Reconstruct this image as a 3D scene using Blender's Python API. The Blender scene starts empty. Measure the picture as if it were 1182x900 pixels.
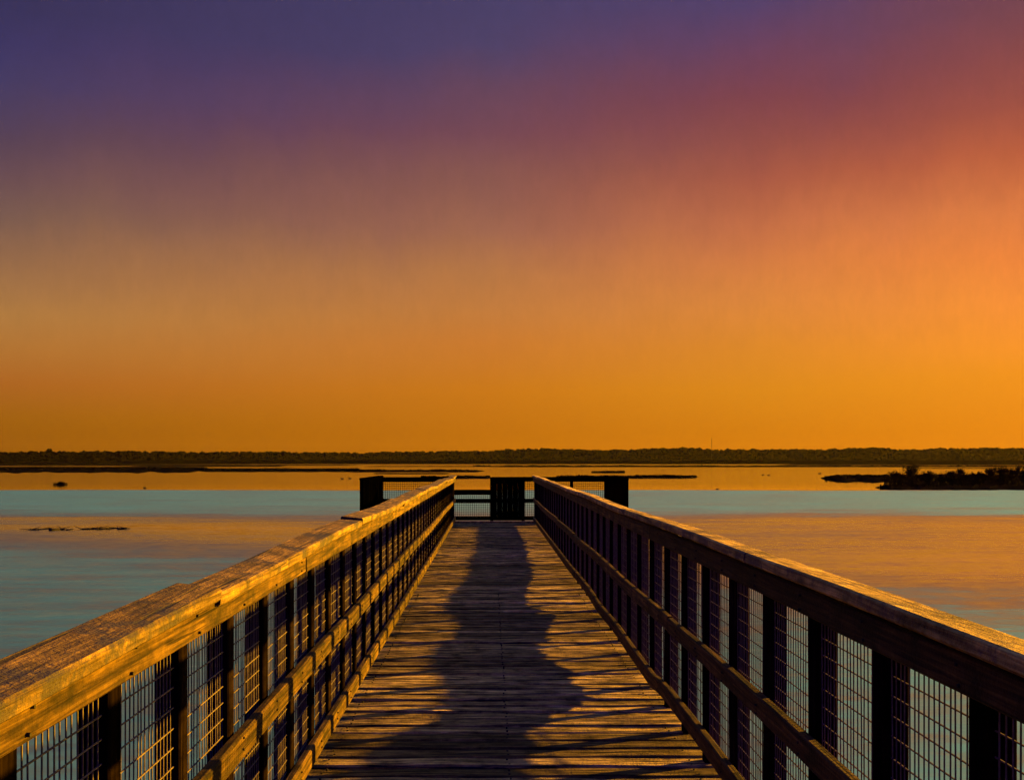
import bpy, bmesh, math, random
from mathutils import Vector, Matrix, noise
R = math.radians
random.seed(7)
scene = bpy.context.scene
COL = scene.collection

# ------------------------------------------------------------------ layout
F, VX, VY = 1150.0, 566.0, 531.0        # focal length and vanishing point of the photograph, in its pixels
EYE, WATER = 1.48, -1.02                # eye and water level; boardwalk deck top is z = 0
def X(px, Y): return (px - VX) / F * Y
def Zp(py, Y): return EYE - (py - VY) / F * Y
def dist(py): return (EYE - WATER) * F / (py - VY)
SUN_EL, SUN_AZ = 5.5, 67.0              # sun low on the right, a little ahead
EXPO = 3.0
K = 2 ** -EXPO

# ------------------------------------------------------------------ object helpers
def tag(o, label=None, cat=None, group=None, kind=None):
    if label: o['label'] = label
    if cat: o['category'] = cat
    if group: o['group'] = group
    if kind: o['kind'] = kind
    return o
def empty(name, loc, label, cat, group=None):
    o = bpy.data.objects.new(name, None); COL.objects.link(o)
    o.location = loc; o.empty_display_size = .3
    return tag(o, label, cat, group)
def link_mesh(name, me, mat, parent=None):
    if mat and not me.materials: me.materials.append(mat)
    o = bpy.data.objects.new(name, me); COL.objects.link(o)
    if parent:
        o.parent = parent
        o.matrix_parent_inverse = Matrix.Translation(-Vector(parent.location))
    return o

class MB:
    """collects verts and faces (world coordinates) with one tone value per piece"""
    def __init__(s): s.v, s.f, s.t = [], [], []
    def add(s, vs, fs, tone=.5):
        b = len(s.v); s.v += [tuple(v) for v in vs]; s.t += [tone] * len(vs)
        s.f += [tuple(b + i for i in f) for f in fs]
    def box(s, x0, x1, y0, y1, z0, z1, tone=.5):
        vs = [(x, y, z) for z in (z0, z1) for y in (y0, y1) for x in (x0, x1)]
        s.add(vs, [(0, 2, 3, 1), (4, 5, 7, 6), (0, 1, 5, 4), (2, 6, 7, 3), (0, 4, 6, 2), (1, 3, 7, 5)], tone)
    def board(s, p0, p1, w, h, up=(0, 0, 1), bev=.006, n=2, warp=None, tone=.5):
        """bevelled board swept from p0 to p1: w across, h along up; warp(t) -> (side, up, twist)"""
        p0, p1, up = Vector(p0), Vector(p1), Vector(up)
        d = (p1 - p0).normalized(); side = d.cross(up).normalized(); up = side.cross(d)
        prof = []
        for sx, sz in ((1, 1), (-1, 1), (-1, -1), (1, -1)):
            a = (sx * (w / 2 - bev), sz * h / 2); b = (sx * w / 2, sz * (h / 2 - bev))
            prof += [b, a] if sx * sz > 0 else [a, b]
        vs, fs = [], []
        for i in range(n + 1):
            t = i / n; c = p0.lerp(p1, t)
            ws, wu, tw = warp(t) if warp else (0, 0, 0)
            ca, sa = math.cos(tw), math.sin(tw)
            for a, b in prof:
                vs.append(c + side * (a * ca - b * sa + ws) + up * (a * sa + b * ca + wu))
        for i in range(n):
            for k in range(8):
                fs.append((i * 8 + k, i * 8 + (k + 1) % 8, (i + 1) * 8 + (k + 1) % 8, (i + 1) * 8 + k))
        fs.append(tuple(range(7, -1, -1))); fs.append(tuple(n * 8 + k for k in range(8)))
        s.add(vs, fs, tone)
    def tube(s, pts, rad, sides=6, tone=.5):
        vs, fs = [], []; n = len(pts)
        pts = [Vector(p) for p in pts]
        for i, p in enumerate(pts):
            d = (pts[min(i + 1, n - 1)] - pts[max(i - 1, 0)]).normalized()
            a = d.orthogonal().normalized(); b = d.cross(a)
            r = rad[i] if hasattr(rad, '__len__') else rad
            for k in range(sides):
                q = 2 * math.pi * k / sides
                vs.append(p + a * math.cos(q) * r + b * math.sin(q) * r)
        for i in range(n - 1):
            for k in range(sides):
                fs.append((i * sides + k, i * sides + (k + 1) % sides, (i + 1) * sides + (k + 1) % sides, (i + 1) * sides + k))
        fs.append(tuple(range(sides - 1, -1, -1))); fs.append(tuple((n - 1) * sides + k for k in range(sides)))
        s.add(vs, fs, tone)
    def quad(s, c, a, b, tone=.5):
        c, a, b = Vector(c), Vector(a), Vector(b)
        s.add([c - a - b, c + a - b, c + a + b, c - a + b], [(0, 1, 2, 3)], tone)
    def build(s, name, mat, parent=None, smooth=False):
        me = bpy.data.meshes.new(name); me.from_pydata(s.v, [], s.f); me.update()
        at = me.attributes.new('tone', 'FLOAT', 'POINT'); at.data.foreach_set('value', s.t)
        bm = bmesh.new(); bm.from_mesh(me); bmesh.ops.recalc_face_normals(bm, faces=bm.faces); bm.to_mesh(me); bm.free()
        if smooth: me.polygons.foreach_set('use_smooth', [True] * len(me.polygons))
        return link_mesh(name, me, mat, parent)

# ------------------------------------------------------------------ node helpers
class NT:
    def __init__(s, tree): s.t = tree; tree.nodes.clear()
    def n(s, typ, **kw):
        nd = s.t.nodes.new(typ)
        for k, v in kw.items():
            if k.startswith('i_'):
                key = k[2:]; key = int(key) if key.isdigit() else key.replace('_', ' ')
                s.put(nd.inputs[key], v)
            else: setattr(nd, k, v)
        return nd
    def put(s, sock, v):
        if isinstance(v, bpy.types.NodeSocket): s.t.links.new(v, sock)
        else: sock.default_value = v
    def math(s, op, a, b=0.0, c=None, clamp=False):
        nd = s.t.nodes.new('ShaderNodeMath'); nd.operation = op; nd.use_clamp = clamp
        s.put(nd.inputs[0], a); s.put(nd.inputs[1], b)
        if c is not None: s.put(nd.inputs[2], c)
        return nd.outputs[0]
    def ramp(s, fac, stops, interp='LINEAR'):
        nd = s.t.nodes.new('ShaderNodeValToRGB'); nd.color_ramp.interpolation = interp
        e = nd.color_ramp.elements
        while len(e) < len(stops): e.new(.5)
        for el, (p, c) in zip(e, stops):
            el.position = p
            el.color = (c, c, c, 1) if isinstance(c, (int, float)) else (*c[:3], 1)
        s.put(nd.inputs[0], fac); return nd.outputs[0]
    def mix(s, fac, a, b, mode='MIX'):
        nd = s.t.nodes.new('ShaderNodeMix'); nd.data_type = 'RGBA'; nd.blend_type = mode
        s.put(nd.inputs[0], fac)
        for i, v in ((6, a), (7, b)):
            s.put(nd.inputs[i], (*v[:3], 1) if isinstance(v, tuple) else v)
        return nd.outputs[2]
    def maprange(s, v, a, b, c=0., d=1., smooth=True):
        nd = s.t.nodes.new('ShaderNodeMapRange'); nd.interpolation_type = 'SMOOTHSTEP' if smooth else 'LINEAR'
        for i, q in enumerate((v, a, b, c, d)): s.put(nd.inputs[i], q)
        return nd.outputs[0]
    def noise(s, vec, scale, detail=4, rough=.55, dist_=0.):
        nd = s.t.nodes.new('ShaderNodeTexNoise')
        s.put(nd.inputs['Vector'], vec); nd.inputs['Scale'].default_value = scale
        nd.inputs['Detail'].default_value = detail; nd.inputs['Roughness'].default_value = rough
        nd.inputs['Distortion'].default_value = dist_
        return nd.outputs['Fac']
    def mapping(s, vec, scale, loc=(0, 0, 0)):
        nd = s.t.nodes.new('ShaderNodeMapping'); s.put(nd.inputs[0], vec)
        nd.inputs['Scale'].default_value = scale; nd.inputs['Location'].default_value = loc
        return nd.outputs[0]
def new_mat(name):
    m = bpy.data.materials.new(name); m.use_nodes = True
    return m, NT(m.node_tree)
def finish(g, col, rough, normal=None, spec=.5, metal=0.):
    b = g.n('ShaderNodeBsdfPrincipled'); g.put(b.inputs['Base Color'], (*col[:3], 1) if isinstance(col, tuple) else col)
    g.put(b.inputs['Roughness'], rough); b.inputs['Specular IOR Level'].default_value = spec; g.put(b.inputs['Metallic'], metal)
    if normal: g.put(b.inputs['Normal'], normal)
    o = g.n('ShaderNodeOutputMaterial'); g.put(o.inputs[0], b.outputs[0]); return b

def wood(name, dark, light, axis, rough=.75, dark_patch=0., patch_col=(.05, .045, .06), bump=.5, spec=.3, coarse=1.0, pit=.3, tones=(.5, 1.4)):
    """weathered timber: grain along axis, checks, knots, per-board tone, optional scattered dark patches"""
    m, g = new_mat(name)
    co = g.n('ShaderNodeTexCoord').outputs['Object']
    tone = g.n('ShaderNodeAttribute', attribute_name='tone').outputs['Fac']
    off = g.n('ShaderNodeCombineXYZ'); g.put(off.inputs[axis], g.math('MULTIPLY', tone, 57.0)); g.put(off.inputs[(axis + 1) % 3], g.math('MULTIPLY', tone, 13.0))
    va = g.n('ShaderNodeVectorMath', operation='ADD'); g.put(va.inputs[0], co); g.put(va.inputs[1], off.outputs[0]); p = va.outputs[0]
    def sc(a, b): v = [a, a, a]; v[axis] = b; return tuple(v)
    grain = g.noise(g.mapping(p, sc(70 * coarse, 2.2)), 1.0, 6, .65, .6)
    fine = g.noise(g.mapping(p, sc(260, 9)), 1.0, 3, .6)
    check = g.noise(g.mapping(p, sc(34 * coarse, .9)), 1.0, 3, .5, .3)
    blot = g.noise(g.mapping(p, sc(7, 6)), 1.0, 5, .68)
    knots = g.n('ShaderNodeTexVoronoi', i_Scale=1.0); g.put(knots.inputs['Vector'], g.mapping(p, sc(9, 3.0)))
    knot = g.ramp(knots.outputs['Distance'], [(0, 0.25), (.07, .35), (.13, 1)])
    c = g.ramp(grain, [(.38, dark), (.52, tuple(a * .6 + b * .4 for a, b in zip(dark, light))), (.68, light)])
    c = g.mix(1.0, c, g.ramp(tone, [(0, tones[0]), (1, tones[1])]), 'MULTIPLY')
    c = g.mix(1.0, c, g.ramp(blot, [(.34, .22), (.5, .85), (.64, 1.35)]), 'MULTIPLY')
    c = g.mix(.8, c, knot, 'MULTIPLY')
    chk = g.ramp(check, [(.0, .06), (.315, .06), (.35, 1)])
    c = g.mix(.9, c, chk, 'MULTIPLY')
    if dark_patch:
        ln = g.noise(p, 3.2, 6, .7); lf = g.noise(p, 26, 4, .7)  # noise mask for scattered darker patches
        mk = g.ramp(g.math('ADD', ln, g.math('MULTIPLY', lf, .35)), [(.68, 0), (.76, dark_patch)])
        c = g.mix(mk, c, patch_col)
    h = g.math('ADD', g.math('MULTIPLY', grain, .6), g.math('ADD', g.math('MULTIPLY', fine, .25), g.math('MULTIPLY', chk, .5)))
    rgh = g.noise(p, 75, 4, .65)
    h = g.math('ADD', h, g.math('MULTIPLY', rgh, pit))
    b = g.n('ShaderNodeBump', i_Strength=bump, i_Distance=.009); g.put(b.inputs['Height'], h)
    finish(g, c, g.math('ADD', rough - .1, g.math('MULTIPLY', blot, .2)), b.outputs[0], spec)
    return m
M_RAIL = wood('rail_timber', (.011, .0055, .002), (.112, .062, .011), 1, .75, bump=.9, spec=.08, pit=.6)
M_CAP = wood('pale_cap_timber', (.15, .085, .018), (.78, .52, .09), 1, .62, dark_patch=.8, patch_col=(.06, .04, .025), bump=1.0, spec=.1, pit=1.1)
M_CAPD = wood('brown_cap_timber', (.034, .018, .005), (.21, .125, .024), 1, .7, dark_patch=.85, patch_col=(.018, .015, .02), bump=1.0, spec=.15, pit=1.1)
M_POST = wood('post_timber', (.003, .002, .0015), (.012, .007, .004), 2, .9, bump=.4, spec=0.)
M_DECK = wood('deck_timber', (.009, .008, .009), (.62, .43, .09), 0, .8, bump=1.0, spec=.05, coarse=.7, pit=1.1, tones=(.3, 1.5))
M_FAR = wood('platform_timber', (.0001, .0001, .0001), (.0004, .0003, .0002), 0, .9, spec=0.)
def plain(name, c, rough=.9, spec=.2, scale=3., metal=0., var=.5):
    m, g = new_mat(name)
    co = g.n('ShaderNodeTexCoord').outputs['Object']
    k = g.ramp(g.noise(co, scale, 5, .6), [(.25, 1 - var), (.75, 1 + var)])
    finish(g, g.mix(1., tuple(c), k, 'MULTIPLY'), rough, None, spec, metal); return m
M_WIRE = plain('galvanised_wire', (.075, .055, .035), .7, .15, 40, .1)
M_WIRED = plain('silhouette_wire', (.006, .004, .003), .9, .05, 40)  # near-black copy of the wire, its backlit shade put into the colour
M_MUD = plain('marsh_mud', (.004, .003, .002), 1., 0., .4)
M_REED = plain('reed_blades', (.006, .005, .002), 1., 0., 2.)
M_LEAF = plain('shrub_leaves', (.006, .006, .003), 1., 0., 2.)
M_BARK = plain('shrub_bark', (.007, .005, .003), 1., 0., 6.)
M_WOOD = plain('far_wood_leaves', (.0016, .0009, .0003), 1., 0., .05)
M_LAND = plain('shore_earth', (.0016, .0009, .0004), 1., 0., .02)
M_FEATHER = plain('duck_feathers', (.010, .008, .006), .9, .1, 30)
M_STEEL = plain('dark_steel', (.012, .010, .009), .8, .1, 1.)
M_TWIG = plain('driftwood', (.009, .006, .004), .9, .1, 4.)

# ------------------------------------------------------------------ sky and sun
def lin(c): return tuple(((v / 255 / 12.92) if v <= 10 else ((v / 255 + .055) / 1.055) ** 2.4) for v in c)
w = bpy.data.worlds.new('World'); scene.world = w; w.use_nodes = True
g = NT(w.node_tree)
dirv = g.n('ShaderNodeTexCoord').outputs['Generated']
sep = g.n('ShaderNodeSeparateXYZ'); g.put(sep.inputs[0], dirv)
dx, dy, dz = sep.outputs
hyp = g.math('SQRT', g.math('ADD', g.math('ADD', g.math('MULTIPLY', dx, dx), g.math('MULTIPLY', dy, dy)), 1e-5))
el = g.math('ARCTAN2', dz, hyp)                       # elevation above the horizon, radians
az = g.math('ARCTAN2', dx, dy)                        # bearing from straight ahead, right positive
wob = g.noise(g.mapping(dirv, (14, 14, 5)), 1.0, 4, .6)
wob2 = g.noise(g.mapping(dirv, (3, 3, 7)), 1.0, 3, .5)
elw = g.math('ADD', el, g.math('ADD', g.math('MULTIPLY_ADD', wob, .035, -.0175), g.math('MULTIPLY_ADD', wob2, .05, -.025)))
elw = g.math('ADD', el, g.math('MULTIPLY', g.math('SUBTRACT', elw, el), g.maprange(el, .05, .2)))
EMAX = 1.6
def column(u, pts, high):
    st = []
    for y, c in sorted(pts, key=lambda q: -q[0]):
        e = math.atan((VY - y) / F / math.sqrt(1 + u * u))
        st.append((max(e, 0) / EMAX, tuple(v * K * (.95 - q * max(0, 1 - e / .14)) for v, q in zip(lin(c), (.06, .13, .5)))))
    st.append((.482 / EMAX, st[-1][1]))
    st += [(e / EMAX, tuple(v * K for v in c)) for e, c in high]
    return g.ramp(g.math('DIVIDE', elw, EMAX), st)
HIGH = [(.545, (.50, .62, .44)), (.70, (.62, .76, .54)), (.92, (.20, .26, .22)), (1.1, (.02, .03, .12)), (1.57, (.012, .018, .22))]
left = column(-.49, [(528, (140, 80, 0)), (515, (150, 86, 0)), (480, (163, 97, 5)), (440, (176, 101, 32)), (400, (180, 115, 48)), (360, (177, 121, 60)), (300, (150, 104, 70)), (250, (122, 88, 76)), (200, (106, 74, 80)), (150, (86, 62, 84)), (90, (68, 56, 98)), (40, (60, 50, 96)), (0, (56, 47, 88))], [(e, tuple(v * f for v, f in zip(c, (.62, .80, .80))) if e < 1.0 else c) for e, c in HIGH])
mid = column(0, [(528, (185, 106, 0)), (510, (192, 111, 0)), (450, (206, 121, 8)), (400, (205, 121, 40)), (360, (197, 122, 54)), (310, (184, 117, 64)), (260, (160, 100, 75)), (210, (140, 86, 76)), (160, (118, 69, 82)), (110, (102, 66, 90)), (60, (78, 63, 102)), (0, (72, 61, 102))], HIGH)
midr = column(.268, [(528, (204, 117, 0)), (510, (212, 124, 0)), (450, (224, 138, 6)), (400, (224, 136, 30)), (350, (222, 132, 52)), (300, (212, 120, 60)), (260, (195, 106, 64)), (214, (170, 86, 62)), (173, (148, 74, 66)), (115, (127, 62, 73)), (58, (108, 61, 90)), (0, (84, 61, 104))], HIGH)
right = column(.525, [(528, (222, 126, 0)), (515, (226, 130, 0)), (490, (235, 138, 0)), (430, (245, 148, 5)), (400, (252, 149, 30)), (350, (248, 142, 44)), (300, (240, 131, 50)), (250, (224, 122, 58)), (180, (190, 92, 54)), (120, (160, 76, 60)), (60, (138, 68, 68)), (0, (118, 64, 76))], [(e, tuple(v * f for v, f in zip(c, (1.15, 1.6, 1.5))) if e < .9 else c) for e, c in HIGH])
c = g.mix(g.maprange(az, R(-26), 0, smooth=False), left, mid)
c = g.mix(g.maprange(az, 0, R(15), smooth=False), c, midr)
c = g.mix(g.maprange(az, R(15), R(27.7), smooth=False), c, right)
back = g.ramp(g.math('DIVIDE', elw, EMAX), [(q, tuple(v * K for v in cc)) for q, cc in ((0, (.012, .009, .02)), (.12, (.010, .010, .12)), (.26, (.008, .009, .13)), (.40, (.006, .008, .9)), (.65, (.006, .008, 1.35)), (1, (.012, .018, .22)))])
c = g.mix(g.math('MAXIMUM', g.maprange(az, R(60), R(105)), g.maprange(az, R(-36), R(-62))), c, back)
mot = g.noise(g.mapping(dirv, (60, 60, 32)), 1.0, 4, .7)
mot2 = g.noise(g.mapping(dirv, (200, 200, 60)), 1.0, 3, .7)
mk = g.math('ADD', g.math('MULTIPLY_ADD', mot, .20, .90), g.math('MULTIPLY_ADD', mot2, .18, -.09))
mk = g.math('ADD', 1.0, g.math('MULTIPLY', g.math('SUBTRACT', mk, 1.0), g.maprange(el, .02, .16)))
vm = g.n('ShaderNodeVectorMath', operation='SCALE'); g.put(vm.inputs[0], c); g.put(vm.inputs['Scale'], mk); c = vm.outputs[0]
sky = g.n('ShaderNodeTexSky', sky_type='NISHITA', sun_disc=False, sun_elevation=R(SUN_EL), sun_rotation=R(SUN_AZ))
bg1 = g.n('ShaderNodeBackground', i_Strength=1.0); g.put(bg1.inputs[0], c)
bg2 = g.n('ShaderNodeBackground', i_Strength=.0006); g.put(bg2.inputs[0], sky.outputs[0])
ad = g.n('ShaderNodeAddShader'); g.put(ad.inputs[0], bg1.outputs[0]); g.put(ad.inputs[1], bg2.outputs[0])
g.put(g.n('ShaderNodeOutputWorld').inputs[0], ad.outputs[0])

sl = bpy.data.lights.new('sun', 'SUN'); sl.energy = 5.0; sl.angle = R(.5); sl.color = (1., .485, .010)
so = bpy.data.objects.new('sun', sl); COL.objects.link(so)
to_sun = Vector((math.sin(R(SUN_AZ)) * math.cos(R(SUN_EL)), math.cos(R(SUN_AZ)) * math.cos(R(SUN_EL)), math.sin(R(SUN_EL))))
so.rotation_euler = (-to_sun).to_track_quat('-Z', 'Y').to_euler(); so.location = (30, 12, 20)

# ------------------------------------------------------------------ camera
cd = bpy.data.cameras.new('camera'); cam = bpy.data.objects.new('camera', cd); COL.objects.link(cam)
cam.location = (0, 0, EYE); cam.rotation_euler = (R(90), 0, 0)
cd.sensor_fit = 'HORIZONTAL'; cd.sensor_width = 36; cd.lens = 36 * F / 1182
cd.shift_x = (591 - VX) / 1182; cd.shift_y = (VY - 450) / 1182
cd.clip_start = .05; cd.clip_end = 9000
scene.camera = cam
vs = scene.view_settings; vs.view_transform = 'Standard'; vs.look = 'None'; vs.exposure = EXPO; vs.gamma = 1; vs.use_curve_mapping = False

# ------------------------------------------------------------------ water
m, g = new_mat('lake_water')
pos = g.n('ShaderNodeNewGeometry').outputs['Position']
sp = g.n('ShaderNodeSeparateXYZ'); g.put(sp.inputs[0], pos)
edge = g.noise(g.mapping(pos, (.05, .22, 1)), 1.0, 6, .65)
big = g.noise(g.mapping(pos, (.02, .05, 1)), 1.0, 3, .5)
yy = g.math('ADD', sp.outputs[1], g.math('MULTIPLY', g.math('MULTIPLY_ADD', edge, 1.0, -.5), g.math('MULTIPLY', sp.outputs[1], .35)))
# wind ruffles the water in one band across the lake; nearer and farther water is calmer
far_edge = g.math('ADD', sp.outputs[1], g.math('MULTIPLY_ADD', edge, 9.0, -4.5))
patch = g.noise(g.mapping(pos, (.03, .11, 1)), 1.0, 5, .6)
ruff = g.math('MULTIPLY', g.maprange(g.math('ADD', yy, g.math('MULTIPLY_ADD', patch, 24., -12.)), 27, 52), g.maprange(far_edge, 86, 82))
mid_r = g.math('MULTIPLY', g.math('MULTIPLY_ADD', g.maprange(patch, .35, .65), .16, g.maprange(sp.outputs[0], -12, 12, .20, .42)), g.maprange(far_edge, 86, 82))
near_r = g.math('MULTIPLY', g.maprange(g.math('MULTIPLY_ADD', sp.outputs[0], .5, yy), 38, 15), .92)
amt = g.math('MAXIMUM', g.math('MAXIMUM', ruff, near_r), mid_r)
pt2 = g.noise(g.mapping(pos, (.13, .55, 1)), 1.0, 6, .72)
amt = g.math('MULTIPLY', g.math('ADD', amt, g.maprange(sp.outputs[1], 84, 110, 0, .13)), g.maprange(pt2, .33, .67, .85, 1.10))
def slopes(scale, detail):
    nd = g.n('ShaderNodeTexNoise'); g.put(nd.inputs['Vector'], g.mapping(pos, scale)); nd.inputs['Scale'].default_value = 1.0
    nd.inputs['Detail'].default_value = detail; nd.inputs['Roughness'].default_value = .6
    sc_ = g.n('ShaderNodeSeparateColor'); g.put(sc_.inputs[0], nd.outputs['Color']); return sc_.outputs
s1, s2 = slopes((2.4, 8.0, 1), 3), slopes((.55, 2.0, 1), 3)
ax = g.math('MULTIPLY_ADD', amt, .25, .02); ay = g.math('MULTIPLY_ADD', amt, .55, .04)
def slope(k, a): return g.math('MULTIPLY', g.math('ADD', g.math('SUBTRACT', s1[k], .5), g.math('MULTIPLY', g.math('SUBTRACT', s2[k], .5), .5)), a)
cv = g.n('ShaderNodeCombineXYZ'); g.put(cv.inputs[0], slope(0, ax)); g.put(cv.inputs[1], slope(1, ay)); cv.inputs[2].default_value = 1
nv = g.n('ShaderNodeVectorMath', operation='NORMALIZE'); g.put(nv.inputs[0], cv.outputs[0]); bp = nv
gl = g.n('ShaderNodeBsdfGlossy', distribution='BECKMANN'); g.put(gl.inputs['Color'], g.mix(g.math('MINIMUM', amt, 1.0), (.95, .95, .95), (.56, .78, .70))); g.put(gl.inputs['Roughness'], g.math('MULTIPLY_ADD', amt, .46, .05, True)); g.put(gl.inputs['Normal'], bp.outputs[0])
df = g.n('ShaderNodeBsdfDiffuse', i_Color=(.030, .046, .034, 1))
fr_ = g.n('ShaderNodeFresnel', i_IOR=1.33); g.put(fr_.inputs['Normal'], bp.outputs[0])
mx = g.n('ShaderNodeMixShader'); g.put(mx.inputs[0], g.maprange(fr_.outputs[0], .02, .7, .50, .98, False)); g.put(mx.inputs[1], df.outputs[0]); g.put(mx.inputs[2], gl.outputs[0])
g.put(g.n('ShaderNodeOutputMaterial').inputs[0], mx.outputs[0])
M_WATER = m
mb = MB(); mb.add([(-2600, -250, WATER), (2600, -250, WATER), (2600, 2600, WATER), (-2600, 2600, WATER)], [(0, 1, 2, 3)])
tag(mb.build('lake_water', M_WATER), 'calm lake water reflecting the orange sunset sky', 'water', kind='structure')

# ------------------------------------------------------------------ boardwalk
Y0, Y1 = -2.6, 23.65
RL, RR = -.82, 1.01                      # inner faces of the two railings
bw = empty('boardwalk', (0, 0, 0), 'long straight weathered plank boardwalk leading out over the lake', 'boardwalk')
mb = MB(); y = Y0; i = 0; NAILS = []
while y < Y1 - .1:
    wd = .138 + random.uniform(-.003, .003)
    if .5 < y < 11: NAILS.append(y + wd / 2)
    a, bq, tw = random.uniform(-.0035, .0035), random.uniform(-.004, .004), random.uniform(-.05, .05)
    ph = random.uniform(0, 6)
    xl, xr = RL - .13 + random.uniform(-.015, .015), RR + .13 + random.uniform(-.015, .015)
    mb.board((xl, y + wd / 2, -.019), (xr, y + wd / 2, -.019), wd, .038, bev=.012, n=14, tone=random.random(),
             warp=lambda t: (.0015 * math.sin(5 * t + ph), a + bq * math.sin(3 * t + ph) + .0022 * math.sin(17 * t + 3 * ph), tw + .02 * math.sin(4 * t + ph)))
    y += wd + random.uniform(.007, .014); i += 1
mb.build('deck', M_DECK, bw)
nm = MB()
for yn_ in NAILS:
    for xn_ in (RL + .03, .09, RR - .03):
        for q in (-.035, .035):
            x_, y_ = xn_ + random.uniform(-.008, .008), yn_ + q + random.uniform(-.006, .006)
            nm.tube([(x_, y_, -.012), (x_, y_, .0035)], .0055, 7)
nm.build('nail_heads', M_STEEL, bw)['kind'] = 'stuff'
mb = MB(); mb.board((RL - .13, Y1 + .03, .012), (RR + .13, Y1 + .03, .012), .09, .05, tone=.95, n=6)
mb.build('end_board', M_CAP, bw)
for xs in (RL - .02, .09, RR + .02):
    mb = MB(); mb.board((xs, Y0, -.155), (xs, Y1, -.155), .05, .22, n=3, tone=random.random()); mb.build('stringer', M_POST, bw)
for k in range(11):
    yp = -1.8 + k * 2.5
    mb = MB(); mb.board((RL - .2, yp, -.345), (RR + .2, yp, -.345), .09, .15, tone=random.random()); mb.build('cross_beam', M_POST, bw)
    for xp in (RL - .05, RR + .05):
        mb = MB(); mb.tube([(xp, yp, -2.2), (xp, yp, -.42)], .1, 12, random.random()); mb.build('piling', M_POST, bw)

# ------------------------------------------------------------------ railings along the boardwalk
TOP = 1.11
def interp(tab, x):
    if x <= tab[0][0]: return tab[0][1]
    for (a, p), (b, q) in zip(tab, tab[1:]):
        if x <= b:
            t = (x - a) / (b - a); t = t * t * (3 - 2 * t); return p + (q - p) * t
    return tab[-1][1]
# height of the warped bottom rail of the right side above the deck along its length
SAG_R = [(-2, .055), (3, .075), (5.1, .088), (5.7, .086), (6.0, .074), (6.3, .046), (7.2, .052), (8.1, .066), (9.45, .046), (10.5, .068), (13.7, .050), (17.4, .045), (22, .047)]
SAG_L = [(-2, .05), (4, .06), (8, .05), (12, .058), (17, .05), (24, .052)]
def wire_panel(mb, xc, y0, y1, z0, z1, cell_y=.028, cell_z=.055, r=.0021):
    """welded wire in the plane x = xc"""
    n = int((y1 - y0) / cell_y)
    for i in range(n + 1):
        yy = y0 + i * cell_y; ph = random.uniform(0, 6); am = random.uniform(.0005, .002)
        mb.tube([(xc + am * math.sin(ph + q), yy + am * math.sin(2 * ph + 2.1 * q), z0 + (z1 - z0) * q / 3) for q in range(4)], r, 4)
    m_ = int((z1 - z0) / cell_z)
    for j in range(m_ + 1):
        zz = z0 + j * cell_z
        pts = [(xc + .003, y0 + (y1 - y0) * q / 24, zz + random.uniform(-.0025, .0025)) for q in range(25)]
        mb.tube(pts, r * 1.1, 4)
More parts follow.
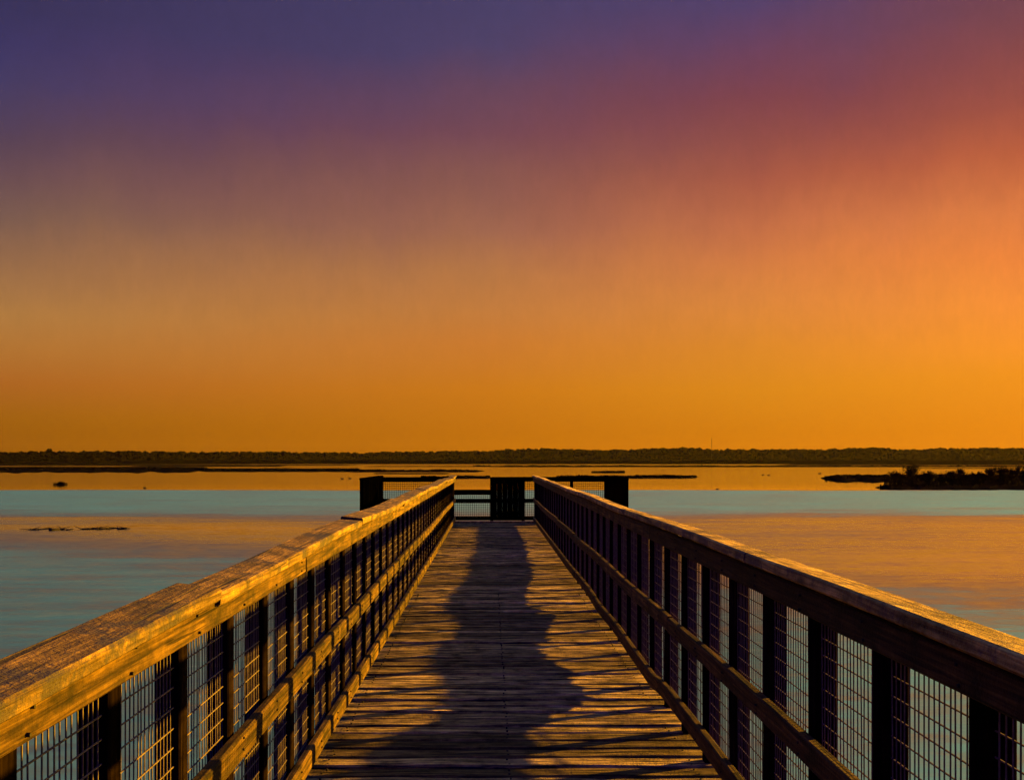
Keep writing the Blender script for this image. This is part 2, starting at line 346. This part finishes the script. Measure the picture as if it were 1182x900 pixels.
def railing(face, s, label, sag, post0, step, blen, seed):
    """face = x of the inner face, s = +1 when the railing stands on the right"""
    rnd = random.Random(seed)
    root = empty('wooden_railing', (face + s * .08, 0, 0), label, 'railing', 'railings along the boardwalk')
    # posts
    yv = post0 - 8 * step
    while yv < Y1:
        if yv > Y0:
            mb = MB(); j = rnd.uniform(-.006, .006)
            mb.board((face + s * (.04 + .037), yv + j, -.30), (face + s * (.04 + .037), yv + rnd.uniform(-.006, .006), TOP - .045), .074, .07, up=(0, 1, 0), bev=.005, tone=rnd.random())
            mb.build('post', M_POST, root)
        yv += step
    mb = MB(); mb.board((face + s * .085, Y1 - .03, -.3), (face + s * .085, Y1 - .03, TOP - .045), .1, .1, up=(0, 1, 0), tone=.4); mb.build('post', M_POST, root)
    def run(name, mat, xoff, zfun, wdt, hgt, first, ln, jz, jx, wz, tilt=0., jt=.02):
        y = first
        while y < Y1:
            e = min(y + ln * rnd.uniform(.92, 1.08), Y1 + .02); ya = max(y, Y0)
            if Y1 - e < 1.0: e = Y1 + .02
            if e > Y0 + .2:
                dz_, dx_ = rnd.uniform(-jz, jz), rnd.uniform(-jx, jx); ph = rnd.uniform(0, 6); tl = tilt + rnd.uniform(-jt, jt)
                def wp(t, ya=ya, e=e):
                    yy = ya + (e - ya) * t
                    return (s * -dx_ + jx * .5 * math.sin(3 * t + ph), zfun(yy) + dz_ + wz * math.sin(4.2 * t + ph), tl + .015 * math.sin(3 * t + ph))
                mb = MB()
                mb.board((face + s * xoff, ya + .002, 0), (face + s * xoff, e - .003, 0), wdt, hgt, bev=min(.007, wdt / 5), n=max(4, int((e - ya) / .12)), warp=wp, tone=rnd.random())
                mb.build(name, mat, root)
            y = e
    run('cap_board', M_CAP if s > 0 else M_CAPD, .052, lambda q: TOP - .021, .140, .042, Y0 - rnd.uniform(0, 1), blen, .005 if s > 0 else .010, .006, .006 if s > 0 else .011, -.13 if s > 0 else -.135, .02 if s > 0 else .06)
    run('fascia_board', M_RAIL, .019, lambda q: TOP - .042 - .0465, .038, .089, Y0 - rnd.uniform(0, 2), 3.6, .001, .003, .002)
    run('mid_rail', M_RAIL, .019, lambda q: .535, .038, .089, Y0 - rnd.uniform(0, 2), 3.3, .004, .003, .007)
    # bottom rail in boards too, following the warp of the old timber
    run('bottom_rail', M_RAIL, .019, lambda q: interp(sag, q) + .0445, .038, .089, Y0 - .5, 3.7, .0, .002, .0)
    sm = MB(); yv = post0 - 8 * step
    while yv < 13:
        if yv > Y0 + .1:
            for zz in (TOP - .042 - .025, TOP - .042 - .07, .52, .553, interp(sag, yv) + .03, interp(sag, yv) + .065):
                yq, zq = yv + rnd.uniform(-.014, .014), zz + rnd.uniform(-.006, .006)
                sm.tube([(face + s * .006, yq, zq), (face - s * .0045, yq, zq)], .0042, 7)
        yv += step
    sm.build('screw_heads', M_STEEL, root)['kind'] = 'stuff'
    mb = MB(); wire_panel(mb, face + s * .062, Y0 + .05, Y1 - .1, .08, TOP - .10)
    mb.build('wire_mesh', M_WIRE, root)
    return root
railing(RL, -1, 'weathered wooden railing with sunlit golden inner face along the left side of the boardwalk', SAG_L, 2.29, .51, 3.0, 11)
railing(RR, 1, 'dark backlit wooden railing with glowing top board along the right side of the boardwalk', SAG_R, 2.16, .548, 3.3, 5)

# ------------------------------------------------------------------ lookout platform at the end
PZ, PY0, PY1, PXL, PXR = -.25, 23.76, 27.8, -3.05, 3.23
pf = empty('lookout_platform', (.1, 25.7, PZ), 'dark wooden lookout platform at the far end of the boardwalk', 'platform')
mb = MB(); y = PY0
while y < PY1 + .15:
    mb.board((PXL - .15, y + .07, PZ - .019), (PXR + .15, y + .07, PZ - .019), .138, .038, tone=random.random(), n=3,
             warp=lambda t: (0, random.uniform(-.002, .002), 0)); y += .146
mb.build('deck', M_FAR, pf)
for yb in (24.0, 25.8, 27.6):
    mb = MB(); mb.board((PXL - .1, yb, PZ - .14), (PXR + .1, yb, PZ - .14), .09, .2, tone=.4); mb.build('cross_beam', M_POST, pf)
    for xp in (PXL + .1, .1, PXR - .1):
        mb = MB(); mb.tube([(xp, yb, -2.2), (xp, yb, PZ - .24)], .11, 12); mb.build('piling', M_POST, pf)
def zfar(py): return Zp(py, PY1)
def far_rail(root, name, x0, x1, za, zb, d=.05, yo=0.):
    mb = MB(); mb.board((x0, PY1 + yo, (za + zb) / 2), (x1, PY1 + yo, (za + zb) / 2), d, abs(zb - za), tone=random.random(), n=5,
                        warp=lambda t: (0, .003 * math.sin(5 * t + x0), 0)); return mb.build(name, M_FAR, root)
fr = empty('platform_railing', (.1, PY1, PZ), 'dark wire mesh railing with one lowered viewing section along the platform far edge', 'railing')
LX0, LX1, BX1 = X(523, PY1), X(567.5, PY1), X(604, PY1)
for xp in (PXL, LX0 - .06, LX1, BX1, X(660, PY1), PXR):
    mb = MB(); mb.board((xp, PY1 + .07, PZ - .2), (xp, PY1 + .07, zfar(551)), .09, .09, up=(0, 1, 0), tone=random.random()); mb.build('post', M_FAR, fr)
far_rail(fr, 'top_rail', PXL - .05, LX0, zfar(550.3), zfar(556))
far_rail(fr, 'top_rail', LX1, PXR + .05, zfar(550.3), zfar(555.5))
far_rail(fr, 'low_rail', LX0 - .05, LX1 + .03, zfar(565), zfar(571), .09)
far_rail(fr, 'mid_rail', PXL, PXR, zfar(575.3), zfar(580))
far_rail(fr, 'bottom_rail', PXL, PXR, zfar(595.8), zfar(600.2))
mb = MB()
def wire_xz(mb, x0, x1, yc, z0, z1, cell=.060, r=.0065):
    for i in range(int((x1 - x0) / cell) + 1):
        mb.tube([(x0 + i * cell, yc, z0), (x0 + i * cell + random.uniform(-.003, .003), yc, z1)], r, 4)
    for j in range(int((z1 - z0) / cell) + 1):
        mb.tube([(x0, yc + .004, z0 + j * cell), ((x0 + x1) / 2, yc + .004, z0 + j * cell + random.uniform(-.003, .003)), (x1, yc + .004, z0 + j * cell)], r, 4)
wire_xz(mb, PXL, LX0, PY1 + .034, zfar(598), zfar(553)); wire_xz(mb, LX0, LX1, PY1 + .034, zfar(598), zfar(568)); wire_xz(mb, BX1, PXR, PY1 + .034, zfar(598), zfar(553))
mb.build('wire_mesh', M_WIRED, fr)
pn = empty('board_panel', ((LX1 + BX1) / 2, PY1 - .1, PZ), 'tall solid dark board panel standing in the middle of the far platform railing', 'panel')
for k in range(6):
    xa = LX1 + (BX1 - LX1) * k / 6; xb = LX1 + (BX1 - LX1) * (k + 1) / 6
    mb = MB(); mb.board(((xa + xb) / 2, PY1 - .06, zfar(600.4)), ((xa + xb) / 2, PY1 - .06, zfar(550.6)), .03, (xb - xa) - .001, up=(1, 0, 0), bev=.004, tone=random.random())
    mb.build('upright_board', M_FAR, pn)
for zz in (zfar(556), zfar(592)):
    mb = MB(); mb.board((LX1, PY1 - .1, zz), (BX1, PY1 - .1, zz), .04, .09, tone=.3); mb.build('batten', M_FAR, pn)
for xc, lb in ((PXL, 'dark side railing with close posts on the left edge of the lookout platform'), (PXR, 'dark side railing with close posts on the right edge of the lookout platform')):
    sr = empty('side_railing', (xc, (PY0 + PY1) / 2, PZ), lb, 'railing', 'side railings of the lookout platform')
    for k in range(9):
        yp = PY0 + .05 + (PY1 - PY0 - .15) * k / 8
        mb = MB(); mb.board((xc, yp, PZ - .2), (xc, yp, 1.01), .09, .42, up=(0, 1, 0), tone=random.random()); mb.build('post', M_FAR, sr)
    for nm, zc, hh, ww in (('top_rail', 1.03, .05, .15), ('mid_rail', .36, .12, .05), ('bottom_rail', -.14, .1, .05)):
        o_ = .072 if nm != 'top_rail' else 0
        sg = 1 if xc < 0 else -1
        mb = MB(); mb.board((xc + sg * o_, PY0, zc), (xc + sg * o_, PY1 - .06, zc), ww, hh, n=6, tone=random.random()); mb.build(nm, M_FAR, sr)

# ------------------------------------------------------------------ marsh banks, reeds, shrubs
def bank(pts_px, ya, yb, hgt=.06, seed=1, mat=M_MUD):
    """low mud bank between two picture rows, drawn at its real distance"""
    rnd = random.Random(seed); px0, px1 = pts_px
    d0, d1 = dist(yb), dist(ya); n = max(12, int((px1 - px0) / 4)); vs_, fs = [], []
    rows = (-.02, .12, .5, .88, 1.02)
    for i in range(n + 1):
        t = i / n; taper = min(1, 3.2 * math.sin(math.pi * min(max(t, .001), .999)) ** .7)
        jn = .30 * noise.noise((t * n * .23, seed, 0)); jf = .30 * noise.noise((t * n * .31, seed, 9))
        dm = (d0 + d1) / 2
        a = dm + (d0 - dm) * taper * (1 - jn); b_ = dm + (d1 - dm) * taper * (1 - jf)
        for k, r in enumerate(rows):
            Y = a + (b_ - a) * r
            h = hgt * (0, .75, 1, .75, 0)[k] * taper * (.6 + .8 * abs(noise.noise((t * n * .5, k, seed))))
            vs_.append((X(px0 + (px1 - px0) * t, Y), Y, WATER + (h if k not in (0, 4) else -.05)))
    for i in range(n):
        for k in range(4): fs.append((i * 5 + k, (i + 1) * 5 + k, (i + 1) * 5 + k + 1, i * 5 + k + 1))
    mb = MB(); mb.add(vs_, fs); o = mb.build('mud_bank', mat, None, True)
    return tag(o, kind='structure')
def reeds(px0, px1, ya, yb, h, count, seed, label, clump=.5, wdt=.03):
    rnd = random.Random(seed); mb = MB(); d0, d1 = dist(yb), dist(ya)
    k = 0
    while k < count:
        t = rnd.random(); Y = rnd.uniform(d0 + .2 * (d1 - d0), d0 + .8 * (d1 - d0)); xx = X(px0 + (px1 - px0) * t, Y)
        q = .5 + noise.noise((xx * .25, seed * 3.3, 0)) + .5 * noise.noise((xx * .9, seed * 1.7, 2))
        if q < clump * rnd.random(): k += .2; continue
        hh = h * (.35 + .65 * rnd.random()) * min(1.1, .45 + .7 * max(q, 0)); w_ = wdt * rnd.uniform(.6, 1.3)
        lx, ly = rnd.uniform(-.3, .3) * hh, rnd.uniform(-.2, .2) * hh
        mb.add([(xx - w_, Y, WATER), (xx + w_, Y, WATER), (xx + lx * .4 + w_ * .7, Y + ly * .4, WATER + hh * .6), (xx + lx, Y + ly, WATER + hh), (xx + lx * .4 - w_ * .7, Y + ly * .4, WATER + hh * .6)], [(0, 1, 2, 3, 4)]); k += 1
    return tag(mb.build('reeds', M_REED), label, 'reeds', kind='stuff')
banks = [((-60, 240), 538.6, 545.6, .25), ((225, 415), 540.5, 544.8, .2), ((150, 330), 537.6, 538.5, .3), ((395, 560), 542.6, 545.0, .2), ((430, 520), 545.8, 547.2, .1), ((484, 568), 549.8, 552.6, .12),
         ((682, 722), 544.2, 546.2, .12), ((640, 806), 549.0, 552.4, .14), ((540, 1240), 537.7, 539.0, .35), ((-60, 420), 536.6, 537.2, .4), ((420, 640), 538.0, 538.6, .2), ((900, 1240), 535.9, 536.6, .5), ((1050, 1240), 540.2, 540.9, .2)]
for i, (p, a, b_, h) in enumerate(banks): bank(p, a, b_, h, 20 + i)
reeds(-60, 240, 538.6, 545.4, .55, 3500, 3, 'low dark reed bed on the long mud bank at far left', .5, .12)
reeds(225, 415, 540.5, 544.6, .5, 1800, 4, 'low dark reeds on the thin mud bank left of the platform', .7, .10)
reeds(398, 558, 542.6, 544.8, .5, 1500, 5, 'dark reeds on the mud strip behind the left end of the platform', .7, .09)
reeds(486, 566, 549.8, 552.2, .42, 900, 6, 'dark reed clumps just beyond the lowered section of the platform railing', .6, .05)
reeds(683, 721, 544.2, 546.0, .4, 500, 8, 'small dark reed islet above the right end of the platform', .4, .06)
reeds(642, 804, 549.0, 552.2, .45, 1700, 7, 'dark reed strip reaching out to the right from behind the platform', .6, .05)
reeds(545, 1235, 537.7, 538.8, .7, 3000, 9, 'thin far reed line across the lake on the right', .5, .22)

# the dark island on the right: two low tongues of land with reeds and shrubs
bank((947, 1260), 548.5, 556.8, .42, 41); bank((1010, 1260), 560.2, 565.6, .30, 42)
reeds(952, 1250, 550, 556.6, .75, 3600, 12, 'dense dark reeds covering the back tongue of the right island', .35, .045)
reeds(1016, 1250, 560.8, 565.2, .38, 2200, 13, 'short dark grass covering the front tongue of the right island', .3, .035)
reeds(1020, 1250, 553.5, 560.5, 1.0, 2600, 14, 'ragged dark reeds between the two tongues of the right island', .35, .04)
reeds(1030, 1250, 552.5, 559.5, 1.35, 2600, 15, 'tall ragged dark reeds standing among the shrubs of the right island', .5, .035)
bank((1040, 1260), 555.5, 561.5, .4, 43)
def shrub(px, Y, h, wd, seed, label, group='shrubs on the right island'):
    h *= 1.05; rnd = random.Random(seed); x0 = X(px, Y)
    root = empty('shrub', (x0, Y, WATER + .2), label, 'shrub', group)
    st, lf = MB(), MB()
    for k in range(14):
        a = rnd.uniform(0, 6.28); sp_ = rnd.uniform(.2, 1.) * wd; hh = h * rnd.uniform(.6, 1.)
        tip = Vector((x0 + math.cos(a) * sp_, Y + math.sin(a) * sp_, WATER + .15 + hh))
        base = Vector((x0 + rnd.uniform(-.08, .08), Y + rnd.uniform(-.08, .08), WATER + .05))
        mid_ = base.lerp(tip, .55) + Vector((rnd.uniform(-.1, .1), rnd.uniform(-.1, .1), .1 * h))
        st.tube([base, mid_, tip], [.028, .018, .007], 5)
        for q in range(4):
            t = rnd.uniform(.35, .95); p = mid_.lerp(tip, (t - .3) / .7)
            tw = p + Vector((rnd.uniform(-.35, .35), rnd.uniform(-.3, .3), rnd.uniform(.05, .35))) * wd
            st.tube([p, tw], [.012, .005], 4)
            for _ in range(26):
                c_ = p.lerp(tw, rnd.uniform(.1, 1.15)) + Vector((rnd.gauss(0, .09), rnd.gauss(0, .09), rnd.gauss(0, .08))) * wd * 1.4
                d = Vector((rnd.uniform(-1, 1), rnd.uniform(-1, 1), rnd.uniform(-1, 1))).normalized(); sz = rnd.uniform(.03, .075)
                lf.quad(c_, d * sz, d.orthogonal().normalized() * sz * .55)
    for k in range(26):
        a = rnd.uniform(0, 6.28); r_ = wd * rnd.uniform(.1, 1.2)
        b0 = Vector((x0 + math.cos(a) * r_ * .7, Y + math.sin(a) * r_ * .7, WATER + .1)); tp = Vector((x0 + math.cos(a) * r_ * 1.25, Y + math.sin(a) * r_ * 1.25, WATER + .15 + h * rnd.uniform(.55, 1.25)))
        st.tube([b0, b0.lerp(tp, .6) + Vector((0, 0, .06)), tp], [.014, .011, .005], 4)
        for _ in range(9):
            c_ = b0.lerp(tp, rnd.uniform(.3, 1.02)) + Vector((rnd.gauss(0, .04), rnd.gauss(0, .04), rnd.gauss(0, .03)))
            d = Vector((rnd.uniform(-1, 1), rnd.uniform(-1, 1), rnd.uniform(-1, 1))).normalized(); sz = rnd.uniform(.02, .045)
            lf.quad(c_, d * sz, d.orthogonal().normalized() * sz * .5)
    # low skirt of leaves
    for _ in range(260):
        a = rnd.uniform(0, 6.28); r_ = wd * rnd.random() ** .5 * 1.1
        c_ = Vector((x0 + math.cos(a) * r_, Y + math.sin(a) * r_, WATER + .15 + h * .55 * rnd.random() * (1.1 - r_ / wd * .6)))
        d = Vector((rnd.uniform(-1, 1), rnd.uniform(-1, 1), rnd.uniform(-1, 1))).normalized(); sz = rnd.uniform(.03, .07)
        lf.quad(c_, d * sz, d.orthogonal().normalized() * sz * .6)
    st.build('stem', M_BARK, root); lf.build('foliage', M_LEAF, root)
shrub(1053, 96, 1.75, .85, 50, 'tallest dark bushy shrub at the left end of the right island')
shrub(1033, 95, 1.15, .55, 51, 'thin sprawling dark shrub left of the tallest bush on the right island')
SH = 'dark shrub in the ragged row right of the tallest bush on the right island'
for k, (px, h, wd) in enumerate([(1072, 1.15, .6), (1087, .95, .5), (1099, 1.2, .5), (1109, 1.35, .45), (1122, 1.0, .5), (1133, 1.15, .5)]):
    shrub(px, 95 + 4 * random.uniform(-1, 1), h, wd, 60 + k, SH)
SH2 = 'dark taller shrub standing by the right edge of the picture on the right island'
for k, (px, h, wd) in enumerate([(1145, 1.5, .6), (1157, 1.6, .65), (1170, 1.55, .6), (1184, 1.6, .65)]):
    shrub(px, 96 + 4 * random.uniform(-1, 1), h, wd, 80 + k, SH2)

# ------------------------------------------------------------------ far shore and woods
def ground_strip(name, x0, x1, y0, y1, prof, label):
    n, mrow = 80, 10; vs_, fs = [], []
    for i in range(n + 1):
        for j in range(mrow + 1):
            x = x0 + (x1 - x0) * i / n; yy = y0 + (y1 - y0) * (j / mrow) ** 1.5
            yq = yy + (25 * noise.noise((x * .006, y0, 3)) if j == 0 else 0)
            vs_.append((x, yq, WATER - .1 + prof(x, j / mrow)))
    for i in range(n):
        for j in range(mrow): fs.append((i * (mrow + 1) + j, (i + 1) * (mrow + 1) + j, (i + 1) * (mrow + 1) + j + 1, i * (mrow + 1) + j + 1))
    mb = MB(); mb.add(vs_, fs); return tag(mb.build(name, M_LAND, None, True), label, 'shore', kind='structure')
ground_strip('far_shore', -1500, 1800, 640, 2400, lambda x, t: .5 + 2.2 * min(1, t * 5) - (.6 if t == 0 else 0), 'low dark far shore behind the lake')
ico = bmesh.new(); bmesh.ops.create_icosphere(ico, subdivisions=2, radius=1)
ICO_V = [v.co.copy() for v in ico.verts]; ICO_F = [tuple(v.index for v in f.verts) for f in ico.faces]; ico.free()
def crown(mb, c, rx, rz, rnd, leaves=14):
    o = Vector((rnd.uniform(0, 99), rnd.uniform(0, 99), 0))
    vs_ = []
    for v in ICO_V:
        q = 1 + .45 * noise.noise(v * 1.6 + o) + .25 * noise.noise(v * 4 + o)
        vs_.append((c[0] + v.x * rx * q, c[1] + v.y * rx * q, c[2] + v.z * rz * q))
    mb.add(vs_, ICO_F)
    for _ in range(leaves):
        d = Vector((rnd.gauss(0, 1), rnd.gauss(0, 1), rnd.gauss(.3, 1))).normalized()
        p = Vector((c[0] + d.x * rx * 1.05, c[1] + d.y * rx * 1.05, c[2] + d.z * rz * 1.08)); s_ = rx * rnd.uniform(.08, .2)
        a = Vector((rnd.gauss(0, 1), rnd.gauss(0, 1), rnd.gauss(0, 1))).normalized()
        mb.quad(p, a * s_, a.orthogonal().normalized() * s_)
def depth(px): return interp([(-100, 690), (60, 700), (520, 1180), (1300, 1220)], px)
def wood_band(name, px0, px1, Ys, top_px, step, size, label, seed):
    rnd = random.Random(seed); mb = MB()
    for row in Ys:
        px = px0
        while px < px1:
            Y = depth(px) + row; x = X(px, Y); k = depth(px) / 690
            zt = Zp(top_px(px) + rnd.uniform(-1.1, 1.1), Y); r = size * k ** .7 * rnd.uniform(.7, 1.35)
            gz = WATER + 1.2
            crown(mb, (x, Y + rnd.uniform(-15, 15), zt - r * .8), r, r * .85, rnd)
            zz = zt - r * 1.9
            while zz > gz - r * .3:
                crown(mb, (x + rnd.uniform(-1, 1) * r * .5, Y + rnd.uniform(-8, 8), zz), r * 1.15, r * .95, rnd, 4); zz -= r * 1.25
            px += step * k ** .7 * rnd.uniform(.6, 1.3) / Y * F
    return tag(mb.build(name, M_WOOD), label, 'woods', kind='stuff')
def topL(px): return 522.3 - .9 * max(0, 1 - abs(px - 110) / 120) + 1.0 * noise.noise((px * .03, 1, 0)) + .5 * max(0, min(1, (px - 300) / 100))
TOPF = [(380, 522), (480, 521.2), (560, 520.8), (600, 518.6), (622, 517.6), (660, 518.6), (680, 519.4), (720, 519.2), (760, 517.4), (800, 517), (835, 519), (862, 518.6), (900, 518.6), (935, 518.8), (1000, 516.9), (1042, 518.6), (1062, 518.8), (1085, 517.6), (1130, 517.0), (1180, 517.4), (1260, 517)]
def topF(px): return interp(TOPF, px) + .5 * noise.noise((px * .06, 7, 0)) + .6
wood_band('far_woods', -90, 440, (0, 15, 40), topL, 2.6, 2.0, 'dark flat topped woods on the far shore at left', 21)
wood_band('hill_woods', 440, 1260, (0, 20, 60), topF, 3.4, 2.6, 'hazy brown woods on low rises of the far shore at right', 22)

# the one tree that stands above the left woods
Yt = 686; xt = X(57.5, Yt); rnd = random.Random(5)
tr = empty('shade_tree', (xt, Yt, WATER + 1), 'round topped dark tree rising above the far woods at left', 'tree')
mb = MB(); mb.tube([(xt, Yt, WATER + .6), (xt + .1, Yt, 4), (xt, Yt, 7.5)], [.35, .28, .12], 8); mb.build('trunk', M_BARK, tr)
mb = MB()
for k in range(9): crown(mb, (xt + rnd.uniform(-1.4, 1.4), Yt + rnd.uniform(-1.4, 1.4), Zp(518.6, Yt) - rnd.uniform(.1, 1.9)), rnd.uniform(.8, 1.25), rnd.uniform(.7, 1.), rnd, 30)
mb.build('crown', M_WOOD, tr)

# thin radio mast on the far shore
Ym = 1150; xm = X(821.5, Ym); zt = Zp(503, Ym)
ms = empty('radio_mast', (xm, Ym, WATER + 1.5), 'thin lattice radio mast rising above the far woods right of the middle', 'mast')
mb = MB(); leg = []
for k in range(3):
    a = k * 2.094; pa = (xm + .45 * math.cos(a), Ym + .45 * math.sin(a)); leg.append(pa)
    mb.tube([(pa[0], pa[1], WATER + 1), (xm + .2 * math.cos(a), Ym + .2 * math.sin(a), zt - 3)], .10, 5)
z = WATER + 2; q = 0
while z < zt - 5:
    (ax, ay), (bx, by) = leg[q % 3], leg[(q + 1) % 3]; mb.tube([(ax, ay, z), (bx, by, z + 1.4)], .06, 4); z += 1.0; q += 1
mb.build('lattice', M_STEEL, ms)
mb = MB(); mb.tube([(xm, Ym, zt - 3.2), (xm, Ym, zt)], [.1, .05], 5); mb.build('antenna', M_STEEL, ms)

# nest post far out on the right
Yn = 420; xn = X(1140, Yn)
ns = empty('nest_post', (xn, Yn, WATER), 'slim far post with a dark nest on top near the right shore', 'post')
mb = MB(); mb.tube([(xn, Yn, WATER - .5), (xn, Yn, Zp(528.2, Yn))], [.07, .055], 8); mb.build('pole', M_TWIG, ns)
mb = MB(); rnd = random.Random(3); crown(mb, (xn, Yn, Zp(527, Yn)), .5, .42, rnd, 50); mb.build('nest', M_TWIG, ns)

# ------------------------------------------------------------------ small things on the water
def tuft(px, py, wpx, hpx, n, label, seed):
    Y = dist(py); rnd = random.Random(seed); mb = MB(); half = wpx / 2 / F * Y; h = hpx / F * Y
    for _ in range(n):
        x = X(px, Y) + rnd.triangular(-half, half, 0) ; y = Y + rnd.uniform(-.35, .35); hh = h * rnd.uniform(.35, 1) * (1.1 - abs(x - X(px, Y)) / half * .5)
        lx, w_ = rnd.uniform(-.5, .5) * hh, rnd.uniform(.015, .035)
        mb.add([(x - w_, y, WATER - .02), (x + w_, y, WATER - .02), (x + lx * .5 + w_ * .6, y, WATER + hh * .6), (x + lx, y, WATER + hh), (x + lx * .5 - w_ * .6, y, WATER + hh * .6)], [(0, 1, 2, 3, 4)])
    return tag(mb.build('grass_tuft', M_REED), label, 'grass tuft')
tuft(69.5, 559.2, 17, 5.0, 130, 'small dark grass tuft alone in the orange water at far left', 1)
def drift(px0, px1, py, seed, label):
    rnd = random.Random(seed); Y = dist(py); mb = MB(); n = 26; pts, rad = [], []
    for i in range(n):
        t = i / (n - 1); pts.append((X(px0 + (px1 - px0) * t, Y), Y + 1.1 * noise.noise((t * 4, seed, 0)) , WATER + .012 + .02 * noise.noise((t * 9, seed, 4))))
        rad.append(.012 + .045 * abs(noise.noise((t * 7, seed, 8))) * math.sin(math.pi * t) ** .5 + .02 * math.sin(math.pi * t))
    mb.tube(pts, rad, 7)
    for k in range(14):
        p = Vector(pts[rnd.randrange(2, n - 2)]); d = Vector((rnd.uniform(-.5, .5), rnd.uniform(-.4, .4), rnd.uniform(.01, .12)))
        mb.tube([p, p + d * .6, p + d], [.016, .011, .004], 5)
    return tag(mb.build('driftwood', M_TWIG, None, True), label, 'driftwood', 'driftwood on the lake')
drift(33, 84, 611.0, 2, 'thin dark driftwood stick floating at left, the one nearer the left edge')
drift(93, 150, 610.2, 6, 'dark driftwood stick with a thick lump floating at left, the one nearer the boardwalk')
def duck(px, py, ln, label, face=1, group='ducks on the lake'):
    """one continuous lofted body: tail, back, breast, neck, head, bill"""
    Y = dist(py); x0 = X(px, Y); k = ln
    spine = [(-.55, .16, .01), (-.45, .13, .07), (-.25, .09, .14), (0, .08, .18), (.2, .09, .17), (.32, .14, .12), (.37, .24, .075), (.39, .33, .07), (.44, .38, .085), (.50, .375, .075), (.55, .36, .04), (.64, .345, .022), (.70, .34, .008)]
    pts = [(x0 + face * a * k, Y, WATER + b_ * k) for a, b_, _ in spine]
    mb = MB(); mb.tube(pts, [r * k for _, _, r in spine], 10)
    return tag(mb.build('duck', M_FEATHER, None, True), label, 'duck', group)
duck(167, 563.2, .30, 'small duck swimming at the edge of the rippled water at left', -1)
duck(828, 564.6, .30, 'small duck swimming at the edge of the pale water right of the platform', 1)
duck(395, 552.6, .45, 'left duck of the pair swimming left of the platform post', -1)
duck(404, 552.4, .48, 'right duck of the pair swimming left of the platform post', -1)
duck(887, 548.6, .5, 'duck swimming in orange water between the platform and the right island, left of its mate', 1)
duck(880.5, 548.2, .45, 'duck leading its mate in orange water left of the right island', 1)
duck(946, 546.6, .6, 'duck swimming just beyond the tip of the right island', 1)

# ------------------------------------------------------------------ evening air
m, g = new_mat('evening_haze')
pv = g.n('ShaderNodeVolumePrincipled', i_Color=(1., .85, .55, 1), i_Density=.0000085, i_Anisotropy=.2)
g.put(g.n('ShaderNodeOutputMaterial').inputs[1], pv.outputs[0])
mb = MB(); mb.box(-2700, 2700, -300, 2700, WATER - 4.5, 44)
tag(mb.build('haze', m), 'thin warm evening haze over the whole lake', 'haze', kind='stuff')
